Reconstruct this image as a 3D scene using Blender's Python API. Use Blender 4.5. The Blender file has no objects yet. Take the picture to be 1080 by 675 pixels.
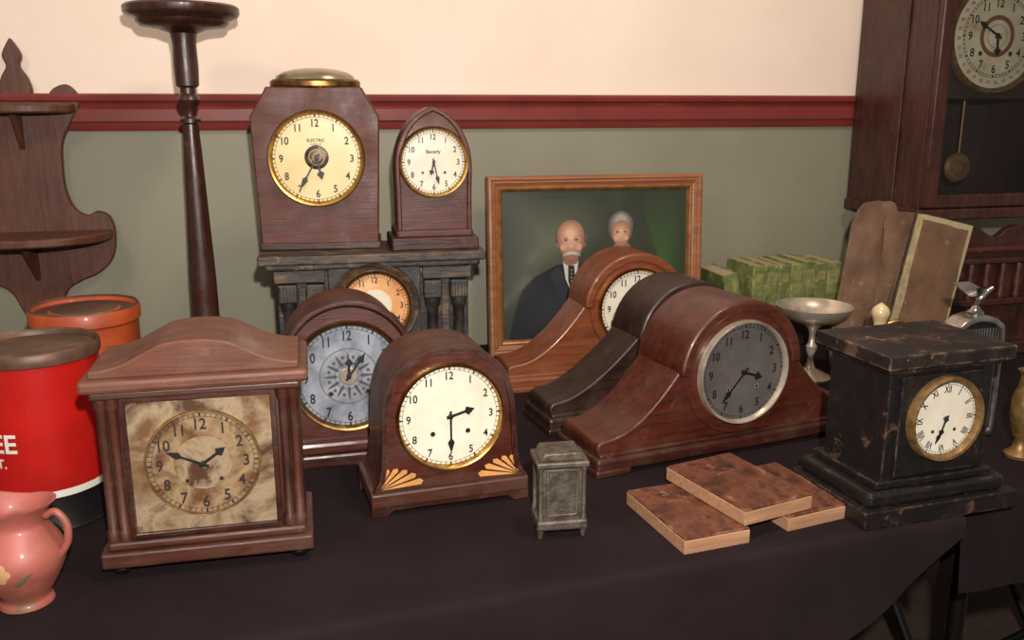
import bpy, bmesh, math, random
from mathutils import Matrix, Vector
random.seed(4)
sc = bpy.context.scene
try:
    sc.view_settings.view_transform = 'Standard'
except Exception: pass
COL = sc.collection
R = math.radians
TZ = 0.75
# ------------------------------------------------------------------ materials
def lin(c):
    out = []
    for v in c:
        v = v/255.0
        out.append(v/12.92 if v <= .04045 else ((v+.055)/1.055)**2.4)
    return (out[0], out[1], out[2], 1)
MATS = {}
def mat(name, c1, c2=None, rough=.5, metal=0, scale=8, stretch=(1,1,1), bump=0, bscale=None, coat=0, lo=.35, hi=.65, c3=None, spec=.5, detail=6, dist=0, dust=0, dustc=(118,96,78), wear=0, wearc=(150,118,90), chips=0, wr=.0028):
    if name in MATS: return MATS[name]
    m = bpy.data.materials.new(name); m.use_nodes = True
    nt = m.node_tree; n = nt.nodes; l = nt.links
    b = n['Principled BSDF']
    b.inputs['Roughness'].default_value = rough
    b.inputs['Metallic'].default_value = metal
    b.inputs['Specular IOR Level'].default_value = spec
    b.inputs['Coat Weight'].default_value = coat
    b.inputs['Coat Roughness'].default_value = .12
    b.inputs['Base Color'].default_value = lin(c1)
    tc = n.new('ShaderNodeTexCoord'); mp = n.new('ShaderNodeMapping')
    mp.inputs['Scale'].default_value = stretch
    l.new(tc.outputs['Object'], mp.inputs['Vector'])
    col = None
    def noise(sc_, vec, det=5, dis=0):
        q = n.new('ShaderNodeTexNoise'); q.inputs['Scale'].default_value = sc_; q.inputs['Detail'].default_value = det
        q.inputs['Roughness'].default_value = .62; q.inputs['Distortion'].default_value = dis
        l.new(vec, q.inputs['Vector']); return q.outputs['Fac']
    if c2 is not None:
        f = noise(scale, mp.outputs[0], detail, dist)
        cr_ = n.new('ShaderNodeValToRGB')
        cr_.color_ramp.elements[0].position = lo; cr_.color_ramp.elements[0].color = lin(c1)
        cr_.color_ramp.elements[1].position = hi; cr_.color_ramp.elements[1].color = lin(c2)
        if c3 is not None:
            e = cr_.color_ramp.elements.new(min(.98, hi+.12)); e.color = lin(c3)
        l.new(f, cr_.inputs[0]); col = cr_.outputs[0]
    def mixc(fac, colr):
        mx = n.new('ShaderNodeMix'); mx.data_type = 'RGBA'
        l.new(fac, mx.inputs[0]); l.new(col, mx.inputs[6]); mx.inputs[7].default_value = lin(colr); return mx.outputs[2]
    if dust and col is not None:
        f = noise(14, tc.outputs['Object'], 8, .4)
        mr = n.new('ShaderNodeMapRange'); mr.inputs[1].default_value = .46; mr.inputs[2].default_value = .75; mr.inputs[3].default_value = 0; mr.inputs[4].default_value = dust
        l.new(f, mr.inputs[0]); col = mixc(mr.outputs[0], dustc)
        rr = n.new('ShaderNodeMapRange'); rr.inputs[1].default_value = .35; rr.inputs[2].default_value = .7; rr.inputs[3].default_value = rough-.06; rr.inputs[4].default_value = min(1, rough+.25)
        l.new(f, rr.inputs[0]); l.new(rr.outputs[0], b.inputs['Roughness'])
    if chips and col is not None:
        f = noise(31, tc.outputs['Object'], 9, .8)
        mr = n.new('ShaderNodeMapRange'); mr.inputs[1].default_value = .62; mr.inputs[2].default_value = .66; mr.inputs[3].default_value = 0; mr.inputs[4].default_value = chips
        l.new(f, mr.inputs[0]); col = mixc(mr.outputs[0], wearc)
    if wear and col is not None:
        bv = n.new('ShaderNodeBevel'); bv.samples = 4; bv.inputs['Radius'].default_value = wr
        ge = n.new('ShaderNodeNewGeometry'); dp = n.new('ShaderNodeVectorMath'); dp.operation = 'DOT_PRODUCT'
        l.new(bv.outputs[0], dp.inputs[0]); l.new(ge.outputs['True Normal'], dp.inputs[1])
        m1 = n.new('ShaderNodeMapRange'); m1.inputs[1].default_value = .985; m1.inputs[2].default_value = .85; m1.inputs[3].default_value = 0; m1.inputs[4].default_value = 1
        l.new(dp.outputs['Value'], m1.inputs[0])
        f = noise(38, tc.outputs['Object'], 6)
        m2 = n.new('ShaderNodeMapRange'); m2.inputs[1].default_value = .48; m2.inputs[2].default_value = .62; m2.inputs[3].default_value = 0; m2.inputs[4].default_value = wear
        l.new(f, m2.inputs[0])
        mu = n.new('ShaderNodeMath'); mu.operation = 'MULTIPLY'; l.new(m1.outputs[0], mu.inputs[0]); l.new(m2.outputs[0], mu.inputs[1])
        col = mixc(mu.outputs[0], wearc)
    if col is not None: l.new(col, b.inputs['Base Color'])
    if bump:
        nb = noise(bscale or scale*3, mp.outputs[0], 5)
        bp = n.new('ShaderNodeBump'); bp.inputs['Strength'].default_value = bump; bp.inputs['Distance'].default_value = .004
        l.new(nb, bp.inputs['Height']); l.new(bp.outputs[0], b.inputs['Normal'])
    MATS[name] = m
    return m
def wood(name, c1, c2, rough=.44, axis='x', scale=5, coat=.06, bump=.14, dust=.12, wear=.6, wearc=(132,84,56), dustc=(110,80,60), chips=.16):
    st = {'x': (1.5, 16, 16), 'y': (16, 1.5, 16), 'z': (16, 16, 1.5)}[axis]
    return mat(name, c1, c2, rough=rough, stretch=st, scale=scale, coat=coat, bump=bump, lo=.3, hi=.7, dist=.5, dust=dust, wear=wear, wearc=wearc, dustc=dustc, chips=chips)

M_wallU = mat('wall_cream', (232,213,196), (226,205,188), rough=.75, scale=3, bump=.05, bscale=150)
M_wallL = mat('wall_sage', (133,128,109), (125,121,103), rough=.6, scale=3, bump=.05, bscale=150)
M_rail = mat('rail_red', (124,50,44), (110,42,38), rough=.35, scale=9, coat=.3)
M_floor = wood('floor_wood', (74,60,54), (92,76,68), axis='x', scale=2, wear=0, chips=0)
M_cloth = mat('black_cloth', (27,18,20), (35,24,27), rough=.9, scale=5, bump=.25, bscale=900, spec=.12)
M_steel = mat('dark_steel', (40,38,38), rough=.4, metal=.8)
M_brass = mat('brass', (210,168,94), (164,120,60), rough=.25, metal=1, scale=40)
M_brassd = mat('aged_brass', (160,122,70), (98,72,44), rough=.38, metal=1, scale=60)
M_gilt = mat('dull_gilt', (146,112,68), (98,74,44), rough=.45, metal=.5, scale=60)
M_silver = mat('silver_metal', (226,214,196), (186,168,146), rough=.3, metal=.7, scale=25)
M_ink = mat('ink_black', (14,12,12), rough=.5)
M_brownink = mat('ink_brown', (36,23,16), rough=.6)
M_white = mat('dial_white', (218,211,193), (206,195,172), rough=.3, scale=14, coat=.4)
M_cream = mat('dial_cream', (216,198,146), (204,180,124), rough=.3, scale=14, coat=.4)
M_silverdial = mat('dial_silvered', (152,156,164), (122,126,136), rough=.38, metal=.2, scale=22, coat=.3, c3=(96,86,80), lo=.4, hi=.56, detail=10)
M_greydial = mat('dial_grey', (108,101,96), (84,78,75), rough=.35, metal=.3, scale=12, coat=.5)
M_corr = mat('dial_corroded', (74,46,28), (152,132,104), rough=.5, metal=.2, scale=12, lo=.40, hi=.49, c3=(104,72,42), bump=.15, detail=14, dist=.5)
M_corrd = mat('dial_corroded_ring', (98,64,36), (150,126,94), rough=.45, metal=.2, scale=15, lo=.40, hi=.52, c3=(92,58,32), bump=.1, detail=14, dist=.4)
M_orange = mat('dial_stained', (196,124,60), (216,172,120), rough=.45, scale=16, lo=.4, hi=.6, c3=(160,84,36))
M_wA = wood('wood_walnut', (42,19,12), (80,40,26))
M_wAv = wood('wood_walnut_v', (38,17,11), (74,36,24), axis='z')
M_wAt = wood('wood_walnut_top', (68,34,23), (102,56,38), rough=.5, dust=.3, dustc=(126,92,70), chips=.3)
M_wB = wood('wood_mahogany', (52,20,13), (86,38,24), rough=.4)
M_wBd = wood('wood_mahogany_dark', (34,13,9), (62,26,17), rough=.36)
M_wC = wood('wood_oct', (60,25,16), (88,40,26), rough=.5)
M_wD = wood('wood_redbrown', (88,42,21), (130,70,38), rough=.32, coat=.15)
M_wE = wood('wood_black', (26,15,11), (48,29,21), rough=.36, wearc=(90,60,44))
M_wF = wood('wood_t3', (46,17,11), (82,33,20), rough=.32, coat=.15)
M_wShelf = wood('wood_shelf', (64,31,18), (96,52,32), rough=.45, axis='z', wear=.2)
M_wBig = wood('wood_bigclock', (36,16,11), (70,32,21), rough=.38, axis='z', wear=.2)
M_inlay = mat('inlay_maple', (206,150,90), (184,126,70), rough=.35, scale=30)
M_adam = mat('aged_black_paint', (26,23,21), (48,42,37), rough=.5, scale=26, lo=.44, hi=.6, c3=(92,80,64), bump=.3, coat=.1, wear=.8, wearc=(134,112,84), chips=.5)
M_adamtop = mat('aged_black_top', (42,33,27), (76,59,45), rough=.55, scale=20, lo=.4, hi=.58, c3=(110,88,66), bump=.3, stretch=(1,3,3), wear=.7, wearc=(142,114,84), chips=.4)
M_slate = mat('slate_black', (13,9,9), (22,15,14), rough=.48, scale=30, lo=.45, hi=.6, c3=(48,34,28), bump=.5, coat=.1, wear=1, wearc=(124,94,72), chips=.35, wr=.0035)
M_slatetop = mat('slate_top', (20,13,12), (38,26,22), rough=.52, scale=20, lo=.42, hi=.58, c3=(92,66,50), bump=.5, wear=1, wearc=(158,124,96), chips=.7, wr=.005)

# ------------------------------------------------------------------ geometry helpers
def link(o, par=None):
    COL.objects.link(o)
    if par is not None: o.parent = par
    return o
def empty(name, x, y, z=TZ, yaw=0, lean=0):
    e = bpy.data.objects.new(name, None); e.empty_display_size = .05
    e.location = (x, y, z); e.rotation_euler = (R(-lean), 0, R(yaw)); COL.objects.link(e)
    return e
def mesh(name, verts, faces, m, par=None, smooth=True, bevel=0, seg=2, ang=38):
    me = bpy.data.meshes.new(name); me.from_pydata([tuple(v) for v in verts], [], faces); me.update()
    bm = bmesh.new(); bm.from_mesh(me); bmesh.ops.recalc_face_normals(bm, faces=bm.faces); bm.to_mesh(me); bm.free()
    if smooth:
        for p in me.polygons: p.use_smooth = True
        try: me.set_sharp_from_angle(angle=R(ang))
        except Exception: pass
    for mm in (m if isinstance(m, (list, tuple)) else [m]): me.materials.append(mm)
    o = bpy.data.objects.new(name, me); link(o, par)
    if bevel:
        bv = o.modifiers.new('bevel', 'BEVEL'); bv.width = bevel; bv.segments = seg; bv.limit_method = 'ANGLE'; bv.angle_limit = R(40)
    return o
def box(name, cx, cy, cz, sx, sy, sz, m, par=None, bevel=.0015, rot=None):
    v = []
    for dx in (-.5, .5):
        for dy in (-.5, .5):
            for dz in (-.5, .5):
                v.append(Vector((dx*sx, dy*sy, dz*sz)))
    if rot: v = [rot @ p for p in v]
    v = [p+Vector((cx, cy, cz)) for p in v]
    f = [(0,1,3,2),(4,6,7,5),(0,4,5,1),(2,3,7,6),(0,2,6,4),(1,5,7,3)]
    return mesh(name, v, f, m, par, smooth=False, bevel=bevel)
def bx(name, x0, x1, y0, y1, z0, z1, m, par, bevel=.0015):
    return box(name, (x0+x1)/2, (y0+y1)/2, (z0+z1)/2, x1-x0, y1-y0, z1-z0, m, par, bevel)
def prism(name, pts, y0, y1, m, par, bevel=.0015, seg=2):
    n = len(pts)
    v = [(x, y0, z) for x, z in pts]+[(x, y1, z) for x, z in pts]
    f = [tuple(range(n)), tuple(range(2*n-1, n-1, -1))]
    for i in range(n):
        j = (i+1) % n; f.append((i, j, n+j, n+i))
    return mesh(name, v, f, m, par, bevel=bevel, seg=seg)
def ringprism(name, outer, inner, y0, y1, m, par, bevel=.001, closed=True):
    n = len(outer); v = []
    for y in (y0, y1):
        v += [(x, y, z) for x, z in outer]; v += [(x, y, z) for x, z in inner]
    f = []
    for i in range(n if closed else n-1):
        j = (i+1) % n
        f += [(i, j, n+j, n+i), (2*n+i, 3*n+i, 3*n+j, 2*n+j), (i, 2*n+i, 2*n+j, j), (n+i, n+j, 3*n+j, 3*n+i)]
    if not closed:
        f += [(0, n, 3*n, 2*n), (n-1, 3*n-1, 4*n-1, 2*n-1)]
    return mesh(name, v, f, m, par, bevel=bevel)
def lathe(name, prof, m, par, cx=0, cy=0, cz=0, axis='z', segs=48, ang=38, sxy=(1,1)):
    v = []; f = []; n = len(prof)
    for i in range(segs):
        a = 2*math.pi*i/segs
        for r, h in prof:
            if axis == 'z': v.append((cx+r*math.cos(a)*sxy[0], cy+r*math.sin(a)*sxy[1], cz+h))
            elif axis == 'y': v.append((cx+r*math.cos(a)*sxy[0], cy-h, cz+r*math.sin(a)*sxy[1]))
            else: v.append((cx+h, cy+r*math.cos(a), cz+r*math.sin(a)))
    for i in range(segs):
        j = (i+1) % segs
        for k in range(n-1):
            f.append((i*n+k, j*n+k, j*n+k+1, i*n+k+1))
    o = mesh(name, v, f, m, par, ang=ang)
    bm = bmesh.new(); bm.from_mesh(o.data); bmesh.ops.remove_doubles(bm, verts=bm.verts, dist=1e-6); bmesh.ops.recalc_face_normals(bm, faces=bm.faces); bm.to_mesh(o.data); bm.free()
    return o
def cr(pts, n=6, closed=False):
    out = []; N = len(pts)
    rng = N if closed else N-1
    for i in range(rng):
        if closed: p0, p1, p2, p3 = pts[i-1], pts[i], pts[(i+1) % N], pts[(i+2) % N]
        else: p0, p1, p2, p3 = pts[max(i-1, 0)], pts[i], pts[i+1], pts[min(i+2, N-1)]
        for k in range(n):
            t = k/n
            out.append(tuple(.5*((2*p1[d])+(-p0[d]+p2[d])*t+(2*p0[d]-5*p1[d]+4*p2[d]-p3[d])*t*t+(-p0[d]+3*p1[d]-3*p2[d]+p3[d])*t**3) for d in range(len(p1))))
    if not closed: out.append(tuple(pts[-1]))
    return out
def mirror(half):
    return [(x, z) for x, z in half]+[(-x, z) for x, z in reversed(half) if x > 1e-6]
def tube(name, pts, r, m, par, segs=10):
    cu = bpy.data.curves.new(name, 'CURVE'); cu.dimensions = '3D'; cu.bevel_depth = 1; cu.bevel_resolution = 3; cu.use_fill_caps = True
    s = cu.splines.new('POLY'); s.points.add(len(pts)-1)
    for i, p in enumerate(pts):
        s.points[i].co = (p[0], p[1], p[2], 1); s.points[i].radius = r[i] if isinstance(r, (list, tuple)) else r
    cu.materials.append(m); o = bpy.data.objects.new(name, cu); link(o, par)
    for sp in cu.splines: sp.use_smooth = True
    return o
GL = {}
def glyph(s, bold=.02):
    if s in GL: return GL[s]
    cu = bpy.data.curves.new('g', 'FONT'); cu.body = s; cu.size = 1; cu.align_x = 'CENTER'; cu.offset = bold; cu.resolution_u = 4
    o = bpy.data.objects.new('g', cu); COL.objects.link(o)
    dg = bpy.context.evaluated_depsgraph_get(); dg.update()
    me = bpy.data.meshes.new_from_object(o.evaluated_get(dg))
    V = [v.co.copy() for v in me.vertices]; F = [tuple(p.vertices) for p in me.polygons]
    if V:
        cx = (min(v.x for v in V)+max(v.x for v in V))/2; cy = (min(v.y for v in V)+max(v.y for v in V))/2
        V = [Vector((v.x-cx, v.y-cy, 0)) for v in V]
    bpy.data.objects.remove(o); bpy.data.meshes.remove(me)
    GL[s] = (V, F); return GL[s]
def flat(name, polys, y, m, par, cx=0, cz=0):
    v = []; f = []
    for p in polys:
        b = len(v); v += [(cx+x, y, cz+z) for x, z in p]; f.append(tuple(range(b, b+len(p))))
    return mesh(name, v, f, m, par, smooth=False)
def text2d(s, x, z, size, rot=0, sx=1):
    V, F = glyph(s); c, sn = math.cos(rot), math.sin(rot); out = []
    for f in F:
        out.append([(x+(V[i].x*sx*size*c+V[i].y*size*sn), z+(-V[i].x*sx*size*sn+V[i].y*size*c)) for i in f])
    return out
ROM = ['XII','I','II','III','IIII','V','VI','VII','VIII','IX','X','XI']
def circ(r, n=40, cx=0, cz=0, ez=1):
    return [(cx+r*math.cos(2*math.pi*i/n), cz+r*ez*math.sin(2*math.pi*i/n)) for i in range(n)]
def annulus(r0, r1, n=60):
    out = []
    for i in range(n):
        a, b = 2*math.pi*i/n, 2*math.pi*(i+1)/n
        out.append([(r0*math.cos(a), r0*math.sin(a)), (r1*math.cos(a), r1*math.sin(a)), (r1*math.cos(b), r1*math.sin(b)), (r0*math.cos(b), r0*math.sin(b))])
    return out
def dial(par, cx, cz, Rr, y, face, ink, bez, hr, mn, style='a', nr=.76, size=.27, bw=.09, handm=None, rings=(.9, .97), ticks=True, holes=((-.35, -.33), (.35, -.33)), sx=.85, hl=(.48, .78), rim=1.0):
    handm = handm or ink
    D = lambda prof, nm, m: lathe(nm, prof, m, par, cx, y, cz, axis='y', segs=64)
    D([(0, .0), (Rr*1.01, 0)], 'dial_face', face)
    w = Rr*bw
    D([(Rr*.985, -.001), (Rr*.99, .003), (Rr+w*.3, .008*rim), (Rr+w*.75, .009*rim), (Rr+w, .005*rim), (Rr+w*1.05, -.004)], 'bezel', bez)
    P = []
    for i in range(12):
        a = 2*math.pi*i/12
        s = ROM[i] if style == 'r' else str(12 if i == 0 else i)
        P += text2d(s, Rr*nr*math.sin(a), Rr*nr*math.cos(a), Rr*size, a if style == 'r' else 0, (.7 if style == 'r' else sx))
    if ticks:
        for i in range(60):
            a = 2*math.pi*i/60; t = .014 if i % 5 else .035
            s_, c_ = math.sin(a), math.cos(a)
            r0, r1 = Rr*rings[0], Rr*rings[1]; w2 = Rr*t/2
            P.append([(r0*s_-w2*c_, r0*c_+w2*s_), (r1*s_-w2*c_, r1*c_+w2*s_), (r1*s_+w2*c_, r1*c_-w2*s_), (r0*s_+w2*c_, r0*c_-w2*s_)])
        P += annulus(Rr*rings[1], Rr*(rings[1]+.008)); P += annulus(Rr*(rings[0]-.008), Rr*rings[0])
    flat('numerals', P, y-.0006, ink, par, cx, cz)
    if holes: flat('winding_holes', [circ(Rr*.05, 16, hx*Rr, hz*Rr) for hx, hz in holes], y-.0008, bez, par, cx, cz); flat('winding_arbors', [circ(Rr*.03, 16, hx*Rr, hz*Rr) for hx, hz in holes], y-.0011, M_ink, par, cx, cz)
    def hand(nm, ang, L, w, yy):
        sh = [(-w*.5, -.16*L), (w*.5, -.16*L), (w*.4, .6*L), (w*1.5, .7*L), (w*.9, .82*L), (0, L), (-w*.9, .82*L), (-w*1.5, .7*L), (-w*.4, .6*L)]
        c, s_ = math.cos(ang), math.sin(ang)
        prism(nm, [(cx+x*c+z*s_, cz-x*s_+z*c) for x, z in sh], yy, yy-.0006, handm, par, bevel=0)
    hand('hour_hand', 2*math.pi*((hr % 12)+mn/60)/12, Rr*hl[0], Rr*.06, y-.003)
    hand('minute_hand', 2*math.pi*mn/60, Rr*hl[1], Rr*.045, y-.0045)
    D([(0, .0065), (Rr*.045, .006), (Rr*.05, .001)], 'hand_boss', handm)

# ------------------------------------------------------------------ room
def wallobj():
    v = []; f = []; mi = []
    def b(x0, x1, y0, y1, z0, z1, k):
        s = len(v)
        for x in (x0, x1):
            for y in (y0, y1):
                for z in (z0, z1): v.append((x, y, z))
        for q in [(0,1,3,2),(4,6,7,5),(0,4,5,1),(2,3,7,6),(0,2,6,4),(1,5,7,3)]:
            f.append(tuple(s+i for i in q)); mi.append(k)
    b(-3.2, 3.2, 0, .12, 0, 1.305, 1); b(-3.2, 3.2, 0, .12, 1.305, 2.9, 0)
    o = mesh('wall_back', v, f, [M_wallU, M_wallL], smooth=False)
    for p, k in zip(o.data.polygons, mi): p.material_index = k
    o.location = (0, 2.15, 0); o.rotation_euler = (0, 0, R(14)); return o
wallobj()
rp = [(0, 1.268), (.008, 1.268), (.012, 1.276), (.014, 1.284), (.02, 1.288), (.022, 1.312), (.017, 1.318), (.02, 1.325), (.03, 1.330), (.032, 1.338), (.028, 1.343), (0, 1.345)]
o = mesh('trim_1', [(-3.2, -a, z) for a, z in rp]+[(3.2, -a, z) for a, z in rp],
     [(i, (i+1) % 12, 12+(i+1) % 12, 12+i) for i in range(12)]+[tuple(range(12)), tuple(range(23, 11, -1))], M_rail, smooth=True, ang=25)
o.location = (0, 2.15, 0); o.rotation_euler = (0, 0, R(14))
o = box('baseboard_back', 0, -.01, .07, 6.4, .02, .14, M_rail); o.location = (0, 2.15, 0); o.rotation_euler = (0, 0, R(14))
o = box('floor', 0, -.7, -.03, 6.4, 5.6, .06, M_floor); o.location = (0, .1, 0); o.rotation_euler = (0, 0, R(14))

# ------------------------------------------------------------------ tables with cloths
def cloth_table(name, A, B, depthvec, ztop, hem, legs=True, foldamp=.012):
    e = empty(name, A[0], A[1], 0)
    A = Vector((A[0], A[1])); B = Vector((B[0], B[1])); d = (B-A); L = d.length; d.normalize()
    nrm = Vector((d.y, -d.x)); dv = Vector(depthvec)
    N = 120; rows = []
    for i in range(N+1):
        s = L*i/N; p = d*s
        row = [(p+dv, ztop), (p+dv*.5, ztop), (p+dv*.02, ztop)]
        for k in range(5):
            a = math.pi/2*k/4
            row.append((p+nrm*(.012*math.sin(a)), ztop-.012+.012*math.cos(a)))
        hz = hem(A.x+p.x)
        for k in range(1, 13):
            t = k/12; z = (ztop-.012)*(1-t)+hz*t
            drop = ztop-z
            w = foldamp*min(1, drop/.25)*(math.sin(s*17+.6*math.sin(s*5))+.5*math.sin(s*39+1))
            row.append((p+nrm*(.012+.02*drop+w+foldamp*min(1, drop/.2)), z))
        rows.append(row)
    n = len(rows[0]); v = [(q.x, q.y, z) for r_ in rows for q, z in r_]; f = []
    for i in range(N):
        for k in range(n-1): f.append((i*n+k, i*n+k+1, (i+1)*n+k+1, (i+1)*n+k))
    for side, idx in ((1, N), (0, 0)):
        base = len(v); q0 = rows[idx][0][0]; q1 = rows[idx][3][0]; sd = d if side else -d
        hz = hem(A.x+(d*(L*idx/N)).x)
        M = 20
        for k in range(M+1):
            q = q0.lerp(q1, k/M)
            v += [(q.x, q.y, ztop), (q.x+sd.x*.01, q.y+sd.y*.01, ztop-.01), (q.x+sd.x*(.012+.006*math.sin(k)), q.y+sd.y*.012, min(ztop-.02, hz))]
        for k in range(M):
            b = base+3*k; f += [(b, b+1, b+4, b+3), (b+1, b+2, b+5, b+4)]
    mesh('tablecloth', v, f, M_cloth, e, ang=60)
    q = [Vector((0, 0))+nrm*-.004, d*L+nrm*-.004, d*L+dv, dv]
    vv = [(p.x, p.y, ztop-.03) for p in q]+[(p.x, p.y, ztop-.003) for p in q]
    mesh('table_board', vv, [(0,1,2,3),(7,6,5,4),(0,1,5,4),(1,2,6,5),(2,3,7,6),(3,0,4,7)], M_wE, e, smooth=False)
    if legs:
        for s in (.12, L-.16):
            for t in (.12, .85):
                p = d*s+dv*t; tube('leg', [(p.x, p.y, 0), (p.x, p.y, ztop-.03)], .014, M_steel, e)
    return e
cloth_table('draped_table', (-1.35, .545), (.645, 1.193), (-.22, 1.22), TZ, lambda x: max(.12, .725-.64*(.645-x)))
cloth_table('draped_side_table', (.67, 1.26), (1.75, 1.56), (-.14, .88), TZ-.001, lambda x: .6)
e = empty('cloth_covered_riser', .712, 2.128, yaw=14)
box('riser_box', 0, .07, .03, .42, .14, .06, M_cloth, e, bevel=.006)

# ------------------------------------------------------------------ clock 1: square walnut clock, left
e = empty('square_mantel_clock', -.379, 1.034, yaw=12.7)
D = .13
for sx in (-1, 1):
    for y in (.018, D-.02):
        lathe('foot', [(0, 0), (.008, 0), (.0125, .006), (.0125, .010), (.008, .016), (0, .016)], M_steel, e, sx*.108, y, 0)
bx('plinth', -.127, .127, -.006, D+.004, .016, .036, M_wA, e, .003)
bx('plinth_upper', -.119, .119, 0, D, .036, .048, M_wA, e, .004)
bx('body', -.102, .102, .012, D-.006, .046, .236, M_wAv, e)
for sx in (-1, 1):
    for dx in (.112, .099):
        lathe('column', [(.0085, 0), (.0085, .012), (.006, .016), (.0055, .10), (.006, .168), (.0085, .172), (.0085, .186)], M_wAv, e, sx*dx, .010, .048, segs=20)
    bx('pilaster', min(sx*.104, sx*.118), max(sx*.104, sx*.118), .018, D-.006, .048, .236, M_wAv, e)
bx('cornice_lower', -.121, .121, -.004, D, .232, .242, M_wA, e, .003)
bx('cornice', -.131, .131, -.012, D+.006, .242, .258, M_wAt, e, .005)
half = cr([(.121, .258), (.121, .266), (.104, .268), (.082, .274), (.060, .285), (.04, .295), (.02, .299), (0, .300)], 5)
prism('ogee_top', mirror([(.121, .257)]+half[5:]), 0, D-.005, M_wAt, e, .003)
bx('dial_plate', -.0845, .0845, .0055, .012, .056, .226, M_corr, e, .001)
fo = [(-.09, .05), (.09, .05), (.09, .232), (-.09, .232)]; fi = [(-.0835, .0565), (.0835, .0565), (.0835, .2255), (-.0835, .2255)]
ringprism('plate_moulding', fo, fi, .001, .012, M_wBd, e)
dial(e, 0, .142, .067, .0045, M_corrd, M_brownink, M_gilt, 1, 49, nr=.76, size=.30, bw=.03, rim=.25, rings=(.9,.97), holes=((-.3,-.33),(.3,-.33)), handm=M_ink, hl=(.5,.68))
lathe('dial_centre', [(0, .0003), (.034, .0003), (.035, -.001)], M_corr, e, 0, .0042, .142, axis='y')
# ------------------------------------------------------------------ clock 2
e = empty('arched_mantel_clock', -.262, 1.385, yaw=15)
arch = [(.1, .02), (.1, .165)]+[(.1*math.cos(a), .167+.1*math.sin(a)) for a in [math.pi/2*k/14 for k in range(1, 15)]]
prism('case', mirror(arch), .004, .13, M_wB, e, .002)
a2 = [(.107, .04), (.107, .167)]+[(.107*math.cos(a), .167+.107*math.sin(a)) for a in [math.pi/2*k/14 for k in range(1, 15)]]
a3 = [(.096, .04), (.096, .167)]+[(.096*math.cos(a), .167+.096*math.sin(a)) for a in [math.pi/2*k/14 for k in range(1, 15)]]
ringprism('hood_moulding', mirror(a2), mirror(a3), -.012, .018, M_wBd, e, .004, closed=False)
bx('plinth', -.118, .118, -.016, .135, 0, .022, M_wBd, e, .004)
bx('plinth_step', -.111, .111, -.012, .132, .022, .042, M_wB, e, .006)
dial(e, 0, .148, .084, -.001, M_silverdial, M_ink, M_brassd, 12, 6, nr=.8, size=.27, bw=.08, rings=(.93,.98), hl=(.36,.55), sx=.75)
P = []
for i in range(12):
    a = math.pi*i/6; P.append([(math.sin(a+d)*r, math.cos(a+d)*r) for d, r in ((-.12, .022), (-.05, .034), (0, .04), (.05, .034), (.12, .022), (0, .016))])
    P += [[(math.sin(a+.26)*.032+x, math.cos(a+.26)*.032+z) for x, z in circ(.0028, 8)]]
flat('dial_engraving', P+annulus(.045, .0462)+annulus(.010, .0115)+annulus(.021, .022), -.0014, mat('engraving', (88,84,84), rough=.4, metal=.4), e, 0, .148)
lathe('dial_medallion', [(0, .002), (.013, .002), (.015, 0)], M_silver, e, 0, -.001, .148, axis='y')
# ------------------------------------------------------------------ clock 3
e = empty('inlaid_arch_mantel_clock', -.089, 1.218, yaw=18)
hw = cr([(.112, .034), (.104, .045), (.0985, .075), (.096, .12), (.0925, .163), (.081, .200), (.057, .226), (.027, .2375), (0, .240)], 6)
prism('case', mirror(hw), 0, .115, M_wA, e, .003)
lip_o = mirror([(x*1.02, z+.001) for x, z in hw]); lip_i = [(x*.945, .05 if z < .05 else .05+(z-.05)*.962) for x, z in mirror(hw)]
ringprism('edge_moulding', lip_o, lip_i, -.006, .004, M_wBd, e, .002, closed=False)
prism('front_panel', [(x*.995, z) for x, z in lip_i], -.0015, .002, M_wF, e, 0)
bx('plinth', -.117, .117, -.009, .122, .014, .036, M_wA, e, .003)
prism('plinth_apron', [(-.117, .016), (-.117, 0), (-.095, 0), (-.085, .008), (.085, .008), (.095, 0), (.117, 0), (.117, .016)], -.007, .0, M_wBd, e)
bx('plinth_rear', -.117, .117, .10, .12, 0, .016, M_wBd, e)
for sx in (-1, 1):
    P = []; o_ = (.106, .039)
    for k in range(5):
        a0 = R(3+k*15); a1 = a0+R(11); r1 = .062-.006*k
        P.append([(sx*(o_[0]-.006*math.cos(a0)), o_[1]+.004*math.sin(a0)), (sx*(o_[0]-r1*math.cos(a0)), o_[1]+r1*.8*math.sin(a0)), (sx*(o_[0]-(r1+.004)*math.cos((a0+a1)/2)), o_[1]+(r1+.004)*.8*math.sin((a0+a1)/2)), (sx*(o_[0]-r1*math.cos(a1)), o_[1]+r1*.8*math.sin(a1))])
    flat('fan_inlay', P, -.0022, M_inlay, e)
dial(e, .0, .140, .0735, -.003, M_white, M_ink, M_brass, 2, 30, nr=.82, size=.22, bw=.07, rings=(.94,.985), hl=(.5,.74))
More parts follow.
